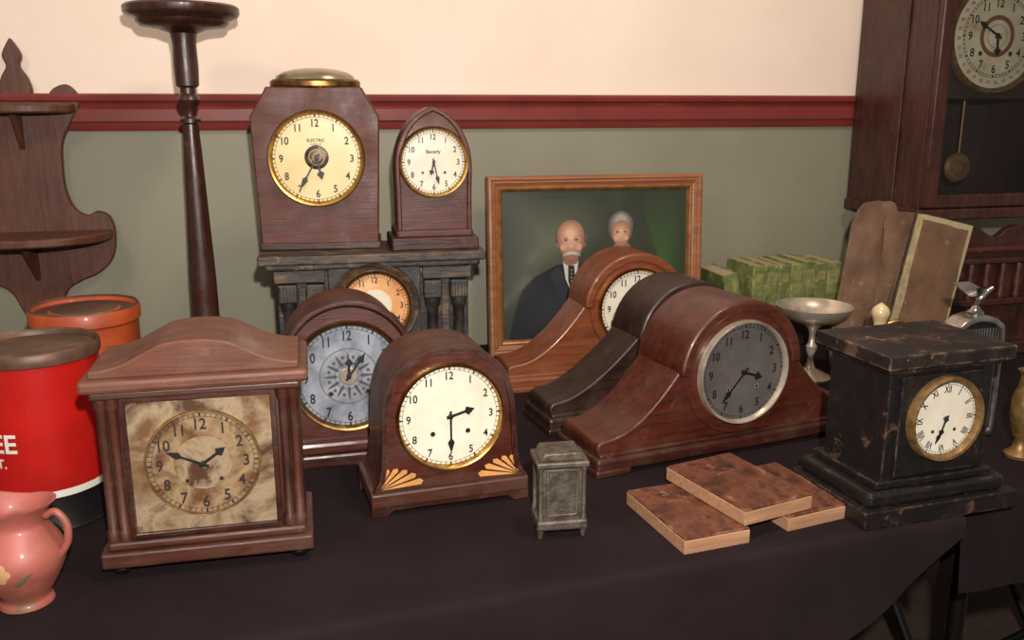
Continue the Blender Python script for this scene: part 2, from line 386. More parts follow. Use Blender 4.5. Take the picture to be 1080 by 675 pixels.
# ------------------------------------------------------------------ clock 4
e = empty('black_column_mantel_clock', -.257, 1.655, yaw=11)
bx('top_slab', -.208, .208, -.022, .15, .288, .305, M_adamtop, e, .003)
bx('top_moulding', -.198, .198, -.012, .145, .276, .288, M_adam, e, .004)
bx('body', -.178, .178, .012, .14, .03, .278, M_adam, e)
bx('front_block', -.085, .085, -.006, .02, .03, .276, M_adam, e, .002)
bx('base_step', -.195, .195, -.01, .145, .022, .05, M_adam, e, .004)
bx('base', -.21, .21, -.022, .15, 0, .026, M_adam, e, .003)
for sx in (-1, 1):
    for dx in (.108, .158):
        lathe('column', [(.014, 0), (.014, .01), (.011, .016), (.0105, .09), (.011, .145), (.015, .152), (.015, .165)], M_adam, e, sx*dx, .004, .05, segs=24)
        bx('capital', sx*dx-.017, sx*dx+.017, -.012, .014, .215, .25, M_adam, e, .003)
        P = [[(sx*dx-.012+k*.006, .219), (sx*dx-.012+k*.006+.002, .219), (sx*dx-.012+k*.006+.002, .246), (sx*dx-.012+k*.006, .246)] for k in range(5)]
        flat('capital_fluting', P, -.0130, M_adamtop, e)
    bx('end_panel', min(sx*.14, sx*.126), max(sx*.14, sx*.126), .006, .014, .07, .24, M_adamtop, e)
    bx('frieze', min(sx*.09, sx*.182), max(sx*.09, sx*.182), -.002, .014, .252, .274, M_adamtop, e)
lathe('dial_surround', [(.068, 0), (.075, .006), (.08, .008), (.083, 0)], M_adamtop, e, 0, -.006, .205, axis='y')
dial(e, 0, .205, .061, -.008, M_orange, M_ink, M_brass, 9, 20, nr=.8, size=.25, bw=.09)
lathe('dial_centre', [(0, .0004), (.03, .0004), (.031, -.001)], M_white, e, 0, -.0082, .205, axis='y')
# ------------------------------------------------------------------ clock 5
e = empty('dome_top_mantel_clock', -.360, 1.685, z=TZ+.305, yaw=8)
hp = [(.108, .0), (.108, .012), (.1085, .02), (.1165, .245), (.088, .292), (.086, .298)]
prism('case', mirror(hp), 0, .115, M_wC, e, .003)
bx('base_moulding', -.112, .112, -.004, .118, 0, .014, M_wBd, e, .003)
lathe('dome_rim', [(0, 0), (.078, 0), (.083, .004), (.083, .012), (.078, .016), (.072, .016)], M_brassd, e, 0, .058, .296, segs=64, sxy=(1, .75))
lathe('dome', [(.074, .014), (.071, .022), (.060, .029), (.040, .034), (.018, .0365), (0, .037)], mat('gilt_glass_dome', (150,136,108), (112,96,70), rough=.25, metal=.5, scale=14, coat=.5), e, 0, .058, .296, segs=64, sxy=(1, .75))
dial(e, -.0, .170, .080, -.003, M_cream, M_brownink, M_brass, 5, 35, nr=.8, size=.24, bw=.1, rings=(.94,.985), holes=None, handm=M_ink, hl=(.5,.8))
lathe('skeleton_opening', [(0, .0005), (.021, .0005), (.022, 0)], mat('movement_dark', (26,22,20), (90,78,58), rough=.4, metal=.4, scale=90), e, 0, -.003, .172, axis='y')
flat('movement_wheels', annulus(.013, .015, 24)+annulus(.006, .008, 20)+[circ(.003, 10, .01, .008), circ(.003, 10, -.011, -.006)], -.0038, M_gilt, e, 0, .172)
flat('dial_lettering', text2d('ELECTRIC', 0, .033, .0075)+text2d('CLOCK CO', 0, .026, .004), -.0037, M_brownink, e, 0, .17)
# ------------------------------------------------------------------ clock 6
e = empty('gothic_mantel_clock', -.146, 1.695, z=TZ+.305, yaw=13)
gp = cr([(.066, .036), (.066, .1), (.067, .155), (.062, .19), (.047, .225), (.025, .249), (0, .262)], 6)
prism('case', mirror(gp), 0, .09, M_wBd, e, .002)
go = mirror([(x*1.07, z+(.002 if z > .1 else 0)) for x, z in gp]); gi = mirror([(x*.93, .036+(z-.036)*.965) for x, z in gp])
ringprism('edge_moulding', go, gi, -.007, .01, M_wB, e, .003, closed=False)
prism('front_panel', gi, -.001, .003, M_wB, e, 0)
bx('plinth_step', -.073, .073, -.010, .094, .022, .038, M_wB, e, .005)
bx('plinth', -.082, .082, -.016, .098, 0, .024, M_wBd, e, .003)
dial(e, 0, .163, .059, -.003, M_white, M_ink, M_brass, 6, 28, nr=.78, size=.25, bw=.11, rings=(.92,.975), hl=(.42,.72))
flat('dial_lettering', text2d('Beverly', 0, .018, .009), -.0037, M_ink, e, 0, .163)

# ------------------------------------------------------------------ tambour clocks
def tambour(name, x, y, yaw, L, D, hc, Rh, mw, mh, mbase, facem, ink, hr, mn, zend=.055, dr=.07, bez=None, pw=1.75):
    e = empty(name, x, y, yaw=yaw)
    xe = L/2-.012
    x1 = Rh*.93; z1 = hc+math.sqrt(Rh*Rh-x1*x1)
    half = [(xe, .028), (xe+.004, .035), (xe+.006, .045), (xe+.002, zend-.002), (xe-.008, zend)]
    N = 14
    for k in range(1, N+1):
        s = 1-k/N
        xx = x1+(xe-.012-x1)*s
        half.append((xx, zend+(z1-.012-zend)*((1-s)**pw)))
    hump = []
    a0 = math.asin((z1-hc)/Rh)
    for k in range(1, 15):
        a = a0+(math.pi/2-a0)*k/14; hump.append((Rh*.985*math.cos(a), hc+Rh*.985*math.sin(a)))
    prism('case', mirror(half+hump), 0, D, mw, e, .0035, seg=3)
    ah = R(2)
    ho = [((Rh+.007)*math.cos(t), hc+(Rh+.007)*math.sin(t)) for t in [ah+(math.pi-2*ah)*k/32 for k in range(33)]]
    hi_ = [((Rh-.012)*math.cos(t), hc+(Rh-.012)*math.sin(t)) for t in [ah+(math.pi-2*ah)*k/32 for k in range(33)]]
    ringprism('hood', ho, hi_, -.010, D+.004, mh, e, .004, closed=False)
    lathe('dial_board', [(0, .006), (Rh-.008, .006), (Rh-.004, 0)], mw, e, 0, .002, hc, axis='y', segs=64)
    bx('plinth', -L/2, L/2, -.014, D+.008, .008, .03, mbase, e, .005)
    bx('plinth_top', -L/2+.008, L/2-.008, -.007, D+.003, .028, .036, mbase, e, .003)
    for sx in (-1, 1):
        bx('foot', min(sx*(L/2-.06), sx*(L/2+.002)), max(sx*(L/2-.06), sx*(L/2+.002)), -.016, D+.01, 0, .012, mbase, e, .003)
    dial(e, 0, hc, dr, -.009, facem, ink, bez or M_brass, hr, mn, nr=.78, size=.24, bw=.07, rings=(.93,.98))
    return e
tambour('tambour_clock', .378, 1.435, 23.5, .545, .125, .142, .113, M_wF, M_wF, M_wBd, M_greydial, M_ink, 3, 37, dr=.082, bez=M_silver)
tambour('tambour_clock', .330, 1.620, 21, .575, .10, .148, .103, M_wE, M_wE, M_wE, M_silverdial, M_ink, 4, 10, dr=.068, bez=M_brassd, pw=1.5)
tambour('tambour_clock', .256, 1.828, 15, .56, .10, .163, .106, M_wD, M_wD, M_wD, M_white, M_ink, 10, 20, dr=.078)

# ------------------------------------------------------------------ miniature metal case
e = empty('miniature_metal_clock_case', .068, 1.120, yaw=9)
M_pew = mat('tarnished_pewter', (74,64,55), (104,94,82), rough=.5, metal=.5, scale=50, bump=.4, lo=.4, hi=.6, c3=(64,50,38), wear=.6, wearc=(150,142,130))
W, Dp = .069, .048
for sx in (-1, 1):
    for y in (.004, Dp-.004):
        lathe('foot', [(0, 0), (.003, 0), (.004, .006), (.006, .014), (.0, .014)], M_pew, e, sx*(W/2-.005), y, 0, segs=12)
    for yy in (.002, Dp-.002): lathe('corner_post', [(.0045, 0), (.0045, .006), (.003, .01), (.003, .07), (.0045, .074), (.0045, .08)], M_pew, e, sx*(W/2-.005), yy, .024, segs=12)
bx('base', -W/2, W/2, -.004, Dp+.004, .012, .026, M_pew, e, .003)
bx('body', -W/2+.006, W/2-.006, .003, Dp-.003, .024, .104, M_pew, e)
ringprism('door_frame', [(-.022, .03), (.022, .03), (.022, .099), (-.022, .099)], [(-.018, .034), (.018, .034), (.018, .095), (-.018, .095)], -.0005, .004, M_pew, e)
bx('cornice', -W/2-.001, W/2+.001, -.005, Dp+.005, .102, .110, M_pew, e, .002)
prism('roof', [(-W/2+.004, .110), (W/2-.004, .110), (W/2-.010, .121), (-W/2+.010, .121)], .001, Dp-.001, M_pew, e, .002)

# ------------------------------------------------------------------ printing blocks
M_bw = wood('block_wood', (170,128,96), (140,100,72), rough=.65, coat=0, scale=8, wear=.3, dust=0, chips=0)
M_bt = mat('block_plate', (74,40,29), (114,68,50), rough=.45, metal=.2, scale=18, lo=.38, hi=.54, c3=(62,36,27), bump=.35, detail=12, wear=1, wearc=(164,122,92), chips=.5)
def block(x, y, z, yaw, w, l):
    e = empty('printing_block', x, y, z=z, yaw=yaw)
    box('wood_base', 0, 0, .0095, w, l, .019, M_bw, e, .001)
    box('copper_plate', 0, 0, .0205, w*.985, l*.985, .003, M_bt, e, .0008)
    for sx in (-1, 1):
        for sy in (-1, 1): lathe('nail', [(0, .0008), (.0015, .0006), (.002, 0)], M_brassd, e, sx*w*.45, sy*l*.46, .022, segs=8)
block(.243, 1.165, TZ, 20, .10, .165); block(.398, 1.235, TZ, 24, .115, .165); block(.325, 1.213, TZ+.0225, 27, .12, .175)

# ------------------------------------------------------------------ black slate clock right
e = empty('slate_mantel_clock', .606, 1.188, yaw=17.5)
bx('base_slab', -.132, .132, -.012, .165, 0, .026, M_slate, e, .002)
bx('base_step', -.120, .116, -.002, .158, .026, .048, M_slate, e, .006)
bx('base_cove', -.104, .098, .006, .150, .048, .060, M_slate, e, .003)
bx('body', -.090, .086, .014, .142, .058, .218, M_slate, e, .0015)
bx('front_panel', -.074, .070, .008, .016, .064, .210, M_slate, e, .0015)
bx('top_moulding', -.098, .094, .006, .150, .215, .224, M_slate, e, .003)
bx('top_slab', -.108, .106, -.003, .158, .224, .244, M_slatetop, e, .002)
dial(e, -.001, .145, .0535, .004, M_white, M_ink, M_gilt, 6, 34, style='r', nr=.8, size=.27, bw=.15, rings=(.93,.985), rim=1.1, hl=(.5,.72))

# ------------------------------------------------------------------ framed portrait
e = empty('framed_portrait', .203, 2.078, yaw=12, lean=4)
W, H = .52, .415
def rectframe(nm, W, H, prof, m, cz):
    v = []; f = []; n = len(prof)
    for sx, sz in ((-1, -1), (1, -1), (1, 1), (-1, 1)):
        for d, y in prof: v.append((sx*(W/2-d), y, cz+sz*(H/2-d)))
    for i in range(4):
        j = (i+1) % 4
        for k in range(n-1): f.append((i*n+k, j*n+k, j*n+k+1, i*n+k+1))
    return mesh(nm, v, f, m, e, smooth=False)
M_fr = wood('frame_oak', (120,72,44), (158,102,64), rough=.4)
M_fg = mat('frame_gilt', (170,118,66), (130,86,48), rough=.4, metal=.4, scale=40)
rectframe('frame_rails', W, H, [(0, .018), (0, -.004), (.003, -.008), (.008, -.009), (.012, -.006), (.015, -.008), (.021, -.003), (.025, -.001)], M_fr, H/2)
rectframe('frame_slip', W, H, [(.0245, -.002), (.028, -.005), (.032, -.002), (.036, .006), (.036, .012)], M_fg, H/2)
bx('backing_board', -W/2+.01, W/2-.01, .008, .016, .01, H-.01, M_wE, e, 0)
U = 1/478.0
def pm(nm, c, c2=None, sc_=30): return mat('print_'+nm, c, c2, rough=.4, scale=sc_, coat=.3)
def tr(pts): return [((x-627)*U, (276-y)*U+H/2) for x, y in pts]
def pp(nm, pts, lay, m, smooth=True):
    q = tr(pts)
    if smooth: q = cr(q, 5, True)
    flat(nm, [q], .0060-.00022*lay, m, e)
def soft(nm, pts, lay, c0, c1, steps=6, off=(0, 0), smin=.25, smooth=True):
    q = cr(pts, 5, True) if smooth else pts
    cx = sum(p[0] for p in q)/len(q); cy = sum(p[1] for p in q)/len(q)
    for k in range(steps):
        t = k/(steps-1); s = 1-(1-smin)*t
        c = tuple(c0[i]+(c1[i]-c0[i])*t for i in range(3))
        flat(nm, [tr([(cx+off[0]*t+(x-cx)*s, cy+off[1]*t+(y-cy)*s) for x, y in q])], .0060-.00022*lay-.00020/steps*k, pm('%s_%d' % (nm, k), c), e)
bgm = mat('print_background', (50,54,38), (38,44,32), rough=.4, scale=6, coat=.3, lo=.4, hi=.62)
flat('print_sheet', [[(-W/2+.034, .034), (W/2-.034, .034), (W/2-.034, H-.034), (-W/2+.034, H-.034)]], .0062, bgm, e)
soft('mist', [(526, 208), (560, 203), (620, 207), (640, 240), (600, 280), (556, 300), (526, 325)], 1, (49,53,39), (86,90,68), 16, smin=.12)
soft('lawn', [(680, 206), (727, 205), (727, 348), (694, 350), (682, 300), (696, 256)], 1, (43,50,34), (52,78,38), 14, off=(4, 6), smin=.2)
gh0, gh1 = (78,72,66), (150,142,132)
dk = pm('dark', (58,40,34)); wh = pm('shirt', (190,184,172)); skd = pm('skin_shade', (134,92,72))
# woman
soft('woman_dress', [(606, 306), (613, 284), (630, 272), (648, 266), (666, 266), (690, 276), (706, 294), (714, 350), (660, 366), (606, 350)], 2, (20,19,20), (38,35,38), 8)
pp('woman_neck', [(649, 254), (665, 254), (667, 268), (658, 275), (648, 268)], 3, skd)
soft('woman_hair', [(641, 238), (642, 227), (648, 220), (656, 217), (664, 220), (670, 228), (670, 240), (665, 250), (647, 250)], 4, gh0, gh1, 8, off=(0, -4), smin=.4)
soft('woman_face', [(645, 239), (648, 231), (656, 228), (663, 230), (667, 238), (666, 247), (661, 256), (656, 259), (651, 256), (646, 248)], 5, (138,96,74), (202,158,130), 14, off=(-1, -1))
for cx_ in (650.5, 661.5): soft('woman_cheek', circ(3.0, 10, cx_, 247.5), 6, (190,145,118), (200,144,120), 3)
pp('woman_collar', [(646, 266), (656, 273), (668, 265), (664, 277), (656, 282), (649, 276)], 4, pm('collar', (78,72,74)))
pp('woman_brooch', [(654, 278), (656, 276), (658, 278), (656, 280)], 5, wh)
# man
soft('man_suit', [(524, 366), (530, 335), (541, 302), (556, 288), (580, 276), (600, 273), (618, 281), (630, 294), (636, 330), (632, 366)], 6, (18,18,22), (36,36,44), 8, off=(-8, 10), smooth=False)
pp('man_lapel', [(581, 277), (588, 284), (596, 322), (586, 314), (573, 288)], 8, pm('lapel', (38,38,45)), False)
pp('man_lapel.001', [(606, 275), (612, 279), (612, 296), (598, 324), (601, 300)], 8, pm('lapel', (38,38,45)), False)
pp('man_shirt', [(588, 272), (606, 272), (603, 294), (598, 308), (591, 292)], 7, wh, False)
pp('man_tie', [(594, 277), (601, 277), (602, 294), (599, 312), (594, 294)], 9, pm('tie', (34,28,32)), False)
pp('man_neck', [(587, 262), (607, 262), (605, 274), (596, 278), (589, 274)], 8, skd, False)
pp('man_ear', [(578.5, 247), (582, 243), (584, 250), (583, 257), (580, 254)], 9, skd)
pp('man_ear.001', [(612, 247), (615.5, 244), (614.5, 253), (612, 257)], 9, skd)
soft('man_sidehair', [(580, 252), (580, 241), (584, 235), (611, 235), (614, 241), (614, 252), (597, 248)], 10, gh0, gh1, 4)
soft('man_head', [(581.5, 246), (582.5, 236), (588, 229), (597, 226), (606, 229), (611.6, 237), (612.2, 250), (610, 260), (605, 268), (598, 272), (591, 268), (585, 260)], 11, (134,92,70), (208,164,136), 16, off=(-1, -5), smin=.25)
for cx_ in (588.5, 606): soft('man_cheek', circ(3.8, 10, cx_, 256), 12, (188,142,116), (202,146,120), 3)
for k, (cx, cy, s, l) in enumerate(((591, 248, 2.7, 13), (603.5, 248, 2.7, 13), (651.5, 241, 2.1, 7), (661, 241, 2.1, 7))):
    soft('eye_socket', [(cx-s*1.6, cy), (cx, cy-s*1.3), (cx+s*1.6, cy), (cx, cy+s*1.1)], l, (184,140,114), (134,94,74), 5)
    pp('eye', [(cx-s*.6, cy), (cx, cy-s*.28), (cx+s*.6, cy), (cx, cy+s*.28)], l+1, dk)
    pp('brow', [(cx-s*1.3, cy-3), (cx, cy-3.8), (cx+s*1.3, cy-3), (cx, cy-3.1)], l+1, pm('brow', (146,118,98)))
soft('man_nose', [(597, 249), (599.6, 255), (600.4, 257.6), (597.5, 259), (594.6, 257.6), (595.6, 254)], 13, (178,132,106), (210,166,138), 4, off=(0, -1))
soft('woman_nose', [(656, 242), (657.4, 246), (657.8, 248), (656, 249), (654.2, 248), (654.8, 246)], 7, (176,130,104), (206,162,134), 4, off=(0, -1))
soft('man_moustache', [(587, 266), (589.6, 262), (593, 260), (597.5, 260.6), (602, 260), (605.8, 262), (608.4, 266), (605, 265.6), (601, 265), (597.5, 263.8), (594, 265), (590, 265.6)], 14, (150,132,116), (198,188,174), 5)
pp('woman_mouth', [(653, 252.6), (656, 252), (659.2, 252.6), (656, 253.6)], 7, pm('lips', (146,94,80)))
pp('man_mouth', [(594.8, 266.4), (598, 266.1), (601.2, 266.4), (598, 267.3)], 14, pm('lips', (146,94,80)))
pp('man_cuff', [(584, 334), (598, 338), (596, 344), (583, 341)], 8, wh, False)
soft('man_palm', [(583, 341), (596, 342), (597, 352), (588, 354), (582, 349)], 8, (150,104,82), (200,156,128), 4)
for k, (fx, fl) in enumerate(((584, 8), (588, 11), (591.5, 12), (595, 10))):
    pp('man_finger', [(fx-1.4, 350), (fx+1.4, 350), (fx+1.2+.5*k, 350+fl), (fx-1+.5*k, 351+fl)], 9+k*.1, pm('finger', (184,140,112)), False)
pp('man_thumb', [(595, 342), (601, 349), (600, 352), (595, 349)], 9.5, pm('finger', (184,140,112)), False)
for k in range(7): pp('tie_dot', [(597, 281+k*4.2), (598.6, 281.8+k*4.2), (597.8, 283+k*4.2)], 10, wh, False)

# ------------------------------------------------------------------ books
M_pg = mat('book_pages', (178,164,126), (142,126,92), rough=.85, scale=60, stretch=(30,1,1))
greens = [mat('book_green_%d' % i, c, d, rough=.8, scale=26, bump=.25, c3=(150,144,94), wear=1, wearc=(186,176,124), detail=10, lo=.4, hi=.56, chips=.4) for i, (c, d) in enumerate((((88,96,48), (122,124,70)), ((76,86,42), (108,112,62)), ((104,106,56), (84,92,48))))]
M_gt = mat('book_gilt', (146,134,80), (108,110,62), rough=.7, metal=.1, scale=90)
e = empty('row_of_books', .690, 2.133, z=TZ+.06, yaw=14)
x = -.122
for i in range(7):
    w = random.choice((.031, .033, .035)); h = .142+random.uniform(-.005, .005); g = greens[i % 3]; d = .13
    bx('cover_l_%d' % i, x, x+.003, 0, d, 0, h, g, e, .0006); bx('cover_r_%d' % i, x+w-.003, x+w, 0, d, 0, h, g, e, .0006)
    prism('spine_%d' % i, [(x, 0), (x+w, 0), (x+w, h), (x, h)], -.003, .001, g, e, .002)
    bx('pages_%d' % i, x+.003, x+w-.003, .001, d-.003, .003, h-.002, M_pg, e, 0)
    flat('spine_label_%d' % i, [[(x+.005, h-.04), (x+w-.005, h-.04), (x+w-.005, h-.018), (x+.005, h-.018)], [(x+.004, .02), (x+w-.004, .02), (x+w-.004, .022), (x+.004, .022)]], -.0036, M_gt, e)
    x += w+.0012
e = empty('leaning_book', .520, 2.085, z=TZ+.061, yaw=14)
e.rotation_euler = (0, R(-12), R(14))
for a, b_ in ((0, .003), (.034, .037)): bx('cover', a, b_, .004, .13, 0.0, .122, greens[1], e, .0006)
bx('spine', 0, .037, 0, .005, 0, .122, greens[1], e, .002)
bx('pages', .003, .034, .006, .127, .003, .120, M_pg, e, 0)

# ------------------------------------------------------------------ compote and small pieces
e = empty('silver_compote', .640, 1.86)
lathe('compote', [(0, 0), (.045, 0), (.046, .004), (.03, .012), (.012, .022), (.007, .035), (.006, .05), (.011, .062), (.012, .07), (.007, .078), (.006, .095), (.010, .108), (.02, .118), (.05, .130), (.07, .146), (.077, .158), (.0795, .159), (.078, .155), (.07, .142), (.05, .128), (.02, .122), (0, .121)], M_silver, e, segs=64)
e = empty('porcelain_cruet', .672, 1.60)
M_iv = mat('ivory_porcelain', (204,184,140), (180,154,110), rough=.3, scale=30, coat=.5)
lathe('body', cr([(0, 0), (.022, 0), (.024, .006), (.016, .02), (.03, .06), (.034, .10), (.024, .15), (.012, .17), (.011, .185), (.016, .2), (.013, .212), (0, .222)], 4), M_iv, e)
tube('handle', cr([(.012, 0, .18), (.04, 0, .185), (.048, 0, .15), (.032, 0, .11)], 6), .004, M_brass, e)
# ------------------------------------------------------------------ leather satchel and album
M_lea = mat('leather_brown', (88,62,47), (120,90,70), rough=.75, scale=12, bump=.5, bscale=40, c3=(74,52,40), detail=12, wear=1, wearc=(160,130,104), chips=.4)
M_lea2 = mat('leather_dark', (44,29,23), (68,46,35), rough=.65, scale=18, bump=.7, bscale=50, wear=.8, wearc=(130,100,76), chips=.3)
def sheet(nm, outline, y, th, m, par, amp=.006, seed=0, sm=1):
    q = cr(outline, sm, True); cx = sum(p[0] for p in q)/len(q); cz = sum(p[1] for p in q)/len(q); n = len(q); K = 7
    v = []; f = []
    for side in (0, 1):
        for k in range(K):
            s = 1-k/K
            for x, z in q:
                xx, zz = cx+(x-cx)*s, cz+(z-cz)*s
                w = amp*(math.sin(xx*70+zz*22+seed)+.6*math.sin(zz*60-xx*30+seed*2)+.4*math.sin(xx*150))
                v.append((xx, y+w+th*side, zz))
        v.append((cx, y+th*side, cz))
    o_ = K*n+1
    for side in (0, 1):
        b = side*o_
        for k in range(K-1):
            for i in range(n):
                j = (i+1) % n; f.append((b+k*n+i, b+k*n+j, b+(k+1)*n+j, b+(k+1)*n+i))
        for i in range(n): f.append((b+(K-1)*n+i, b+(K-1)*n+(i+1) % n, b+K*n))
    for i in range(n): f.append((i, (i+1) % n, o_+(i+1) % n, o_+i))
    return mesh(nm, v, f, m, par, ang=50)
e = empty('leather_satchel', .800, 1.950, yaw=14, lean=3)
def rag(pts, k=3, a=.0022):
    out = []
    N = len(pts)
    for i in range(N):
        p, q = pts[i], pts[(i+1) % N]
        for j in range(k):
            t = j/k; out.append((p[0]+(q[0]-p[0])*t+random.uniform(-a, a), max(.006, p[1]+(q[1]-p[1])*t+random.uniform(-a, a))))
    return out
so = [(-.042, .362), (.0, .370), (.034, .364), (.046, .345), (.107, .336), (.096, .27), (.064, .19), (.042, .1), (.042, .01), (-.105, .01), (-.103, .09), (-.088, .17), (-.074, .26), (-.058, .345)]
sheet('front_flap', rag(so), -.012, .005, M_lea, e, .0022, 0)
sheet('back_leaf', rag([(x*.95+.018, z*.97) for x, z in so]), .010, .005, M_lea2, e, .003, 2)
sheet('torn_flap', rag([(.012, .348), (.058, .336), (.056, .25), (.025, .16), (.0, .08), (-.03, .03), (-.048, .03), (-.012, .13), (.004, .24)]), -.022, .004, M_lea, e, .002, 1)
sheet('loose_leaf', rag([(.055, .325), (.11, .32), (.112, .26), (.095, .17), (.065, .08), (.03, .08), (.045, .2)]), .0, .005, M_lea2, e, .004, 4)
e = empty('photo_album', .862, 1.885, z=TZ+.012, yaw=14)
e.rotation_euler = (R(-3), R(13), R(14))
M_alb = mat('album_tan', (118,86,62), (92,64,46), rough=.75, scale=12, c3=(138,108,78), detail=12, bump=.3, wear=.8, wearc=(170,142,110), chips=.3)
bx('back_cover', -.055, .080, .030, .036, 0, .335, M_lea2, e, .001)
bx('page_block', -.052, .074, .006, .030, .003, .330, M_pg, e, 0)
sheet('front_cover', rag([(-.055, .006), (.062, .006), (.064, .16), (.060, .316), (.01, .318), (-.056, .318), (-.052, .15)], 3, .0015), .0, .005, M_alb, e, .0005, 3)

# ------------------------------------------------------------------ big wall regulator clock, right
e = empty('wall_regulator_clock', .932, 2.055, z=1.075, yaw=14)
W, Dp, H = .36, .285, .80
bx('back_board', 0, W, Dp-.02, Dp, 0, H, M_wBig, e)
bx('side_left', 0, .018, .012, Dp-.018, .01, H-.02, M_wBig, e)
bx('side_right', W-.018, W, .012, Dp-.018, .01, H-.02, M_wBig, e)
bx('bottom', -.008, W+.008, -.008, Dp, -.012, .014, M_wBig, e, .004)
bx('top', -.02, W+.02, -.02, Dp, H-.02, H+.02, M_wBig, e, .006)
bx('side_moulding', -.006, .0, .10, .13, .02, H-.03, M_wBig, e, .003)
ringprism('door_frame', [(.002, .016), (W-.002, .016), (W-.002, H-.022), (.002, H-.022)], [(.036, .046), (W-.036, .046), (W-.036, H-.06), (.036, H-.06)], -.006, .014, M_wBig, e, .004)
M_int = mat('case_interior', (36,23,18), (56,38,30), rough=.5, scale=12)
bx('inner_back', .018, W-.018, Dp-.06, Dp-.05, .014, H-.02, M_int, e, 0)
bx('dial_board', .03, W-.03, .05, .056, .26, H-.04, M_int, e, 0)
M_oldw = mat('dial_old_white', (214,204,178), (188,174,142), rough=.4, scale=20, c3=(156,136,106))
dial(e, .188, .398, .116, .044, M_oldw, M_ink, M_gilt, 5, 50, nr=.62, size=.22, bw=.1, rings=(.74,.78), sx=.9, hl=(.38,.55))
flat('calendar_track', sum([text2d(str(i+1), .116*.88*math.sin(2*math.pi*i/31), .116*.88*math.cos(2*math.pi*i/31), .010) for i in range(31)], []), .0432, mat('ink_red', (110,50,36)), e, .188, .398)
flat('seconds_ring', annulus(.036, .046)+annulus(.025, .0262), .0433, mat('ring_brown', (120,74,52), rough=.5), e, .188, .398)
tube('pendulum_rod', [(.168, .10, .3), (.168, .10, .1)], .003, M_gilt, e)
lathe('pendulum_bob', [(0, .012), (.03, .008), (.036, 0), (.03, -.008), (0, -.01)], M_gilt, e, .168, .10, .10, axis='y')
gm = bpy.data.materials.new('door_glass'); gm.use_nodes = True
gn = gm.node_tree.nodes; gn.clear()
go_ = gn.new('ShaderNodeOutputMaterial'); gt_ = gn.new('ShaderNodeBsdfTransparent'); gt_.inputs[0].default_value = (.9, .9, .89, 1)
gg = gn.new('ShaderNodeBsdfGlossy'); gg.inputs['Roughness'].default_value = .03
fr_ = gn.new('ShaderNodeFresnel'); fr_.inputs[0].default_value = 1.5
mx_ = gn.new('ShaderNodeMixShader'); L_ = gm.node_tree.links
L_.new(fr_.outputs[0], mx_.inputs[0]); L_.new(gt_.outputs[0], mx_.inputs[1]); L_.new(gg.outputs[0], mx_.inputs[2]); L_.new(mx_.outputs[0], go_.inputs[0])
mesh('door_glass', [(.03, .004, .04), (W-.03, .004, .04), (W-.03, .004, H-.055), (.03, .004, H-.055)], [(0,1,2,3)], gm, e, smooth=False)
# ------------------------------------------------------------------ carved shelf clock below
e = empty('carved_shelf_clock', 1.10, 2.045, yaw=14)
bx('base', -.15, .2, -.02, .13, 0, .03, M_wBd, e, .004)
bx('case', -.12, .18, 0, .11, .03, .225, M_wBig, e)
bx('shelf_moulding', -.145, .2, -.018, .125, .218, .232, M_wBig, e, .004)
bx('shelf_moulding_top', -.13, .19, -.008, .118, .242, .256, M_wB, e, .005)
bx('frieze', -.12, .18, 0, .11, .23, .244, M_wBd, e)
crest = cr([(-.13, .254), (-.128, .272), (-.11, .280), (-.1, .266), (-.08, .268), (-.06, .288), (-.03, .296), (-.01, .284), (.02, .276), (.05, .296), (.09, .3), (.12, .286), (.16, .272), (.185, .254)], 4)
prism('carved_crest', crest, .01, .03, M_wBig, e, .003)
for k in range(7):
    lathe('spindle', [(.006, 0), (.008, .01), (.005, .02), (.009, .04), (.005, .06), (.008, .075), (.006, .085)], M_wB, e, -.1+k*.043, -.008, .135, segs=14)
bx('spindle_rail', -.13, .19, -.016, .002, .12, .136, M_wBig, e, .003)
lathe('turned_knob', [(.0, .02), (.01, .018), (.014, .008), (.01, 0), (0, 0)], M_wB, e, -.11, -.018, .2, axis='y', segs=20)
# ------------------------------------------------------------------ radiator decanter with winged mascot
e = empty('chrome_radiator_decanter', .805, 1.50, yaw=14)
M_chr = mat('chrome', (190,184,176), (130,124,116), rough=.2, metal=.9, scale=30)
ro = mirror([(.050, 0), (.050, .18), (.046, .202), (.030, .214), (.01, .220), (0, .222)]); ri = mirror([(.040, .012), (.040, .18), (.037, .194), (.024, .204), (.01, .208), (0, .209)])
ringprism('radiator_shell', ro, ri, -.004, .04, M_chr, e, .003)
prism('radiator_core', ri, .004, .03, M_ink, e, 0)
for k in range(14): bx('grille_bar_%d' % k, -.0385+k*.0057, -.0365+k*.0057, 0, .004, .012, .197, M_chr, e, 0)
bx('grille_crossbar', -.040, .040, -.001, .004, .1, .104, M_chr, e, 0)
lathe('filler_cap', [(.014, 0), (.014, .006), (.009, .009), (.006, .016), (0, .018)], M_chr, e, 0, .018, .218, segs=24)
tube('mascot_body', cr([(0, .018, .232), (.002, .015, .244), (.008, .012, .254), (.016, .01, .262), (.022, .009, .266)], 4), [.004]*4+[.006]*4+[.005]*4+[.004]*5, M_chr, e)
for s in (-1, 1):
    mesh('mascot_wing', [(.006, .012, .254), (.014, .012, .260), (-.008, .012+s*.02, .274), (-.034, .012+s*.028, .272), (-.024, .012+s*.022, .260), (-.012, .012+s*.008, .250)], [(0,1,2,3,4,5)], M_chr, e, smooth=False)
# ------------------------------------------------------------------ small brass vase at right edge
e = empty('brass_vase', .846, 1.41)
lathe('vase', [(0, 0), (.022, 0), (.024, .006), (.014, .014), (.010, .03), (.016, .045), (.022, .07), (.022, .10), (.014, .125), (.012, .14), (.018, .15), (.016, .15), (.010, .138), (0, .12)], M_gilt, e)

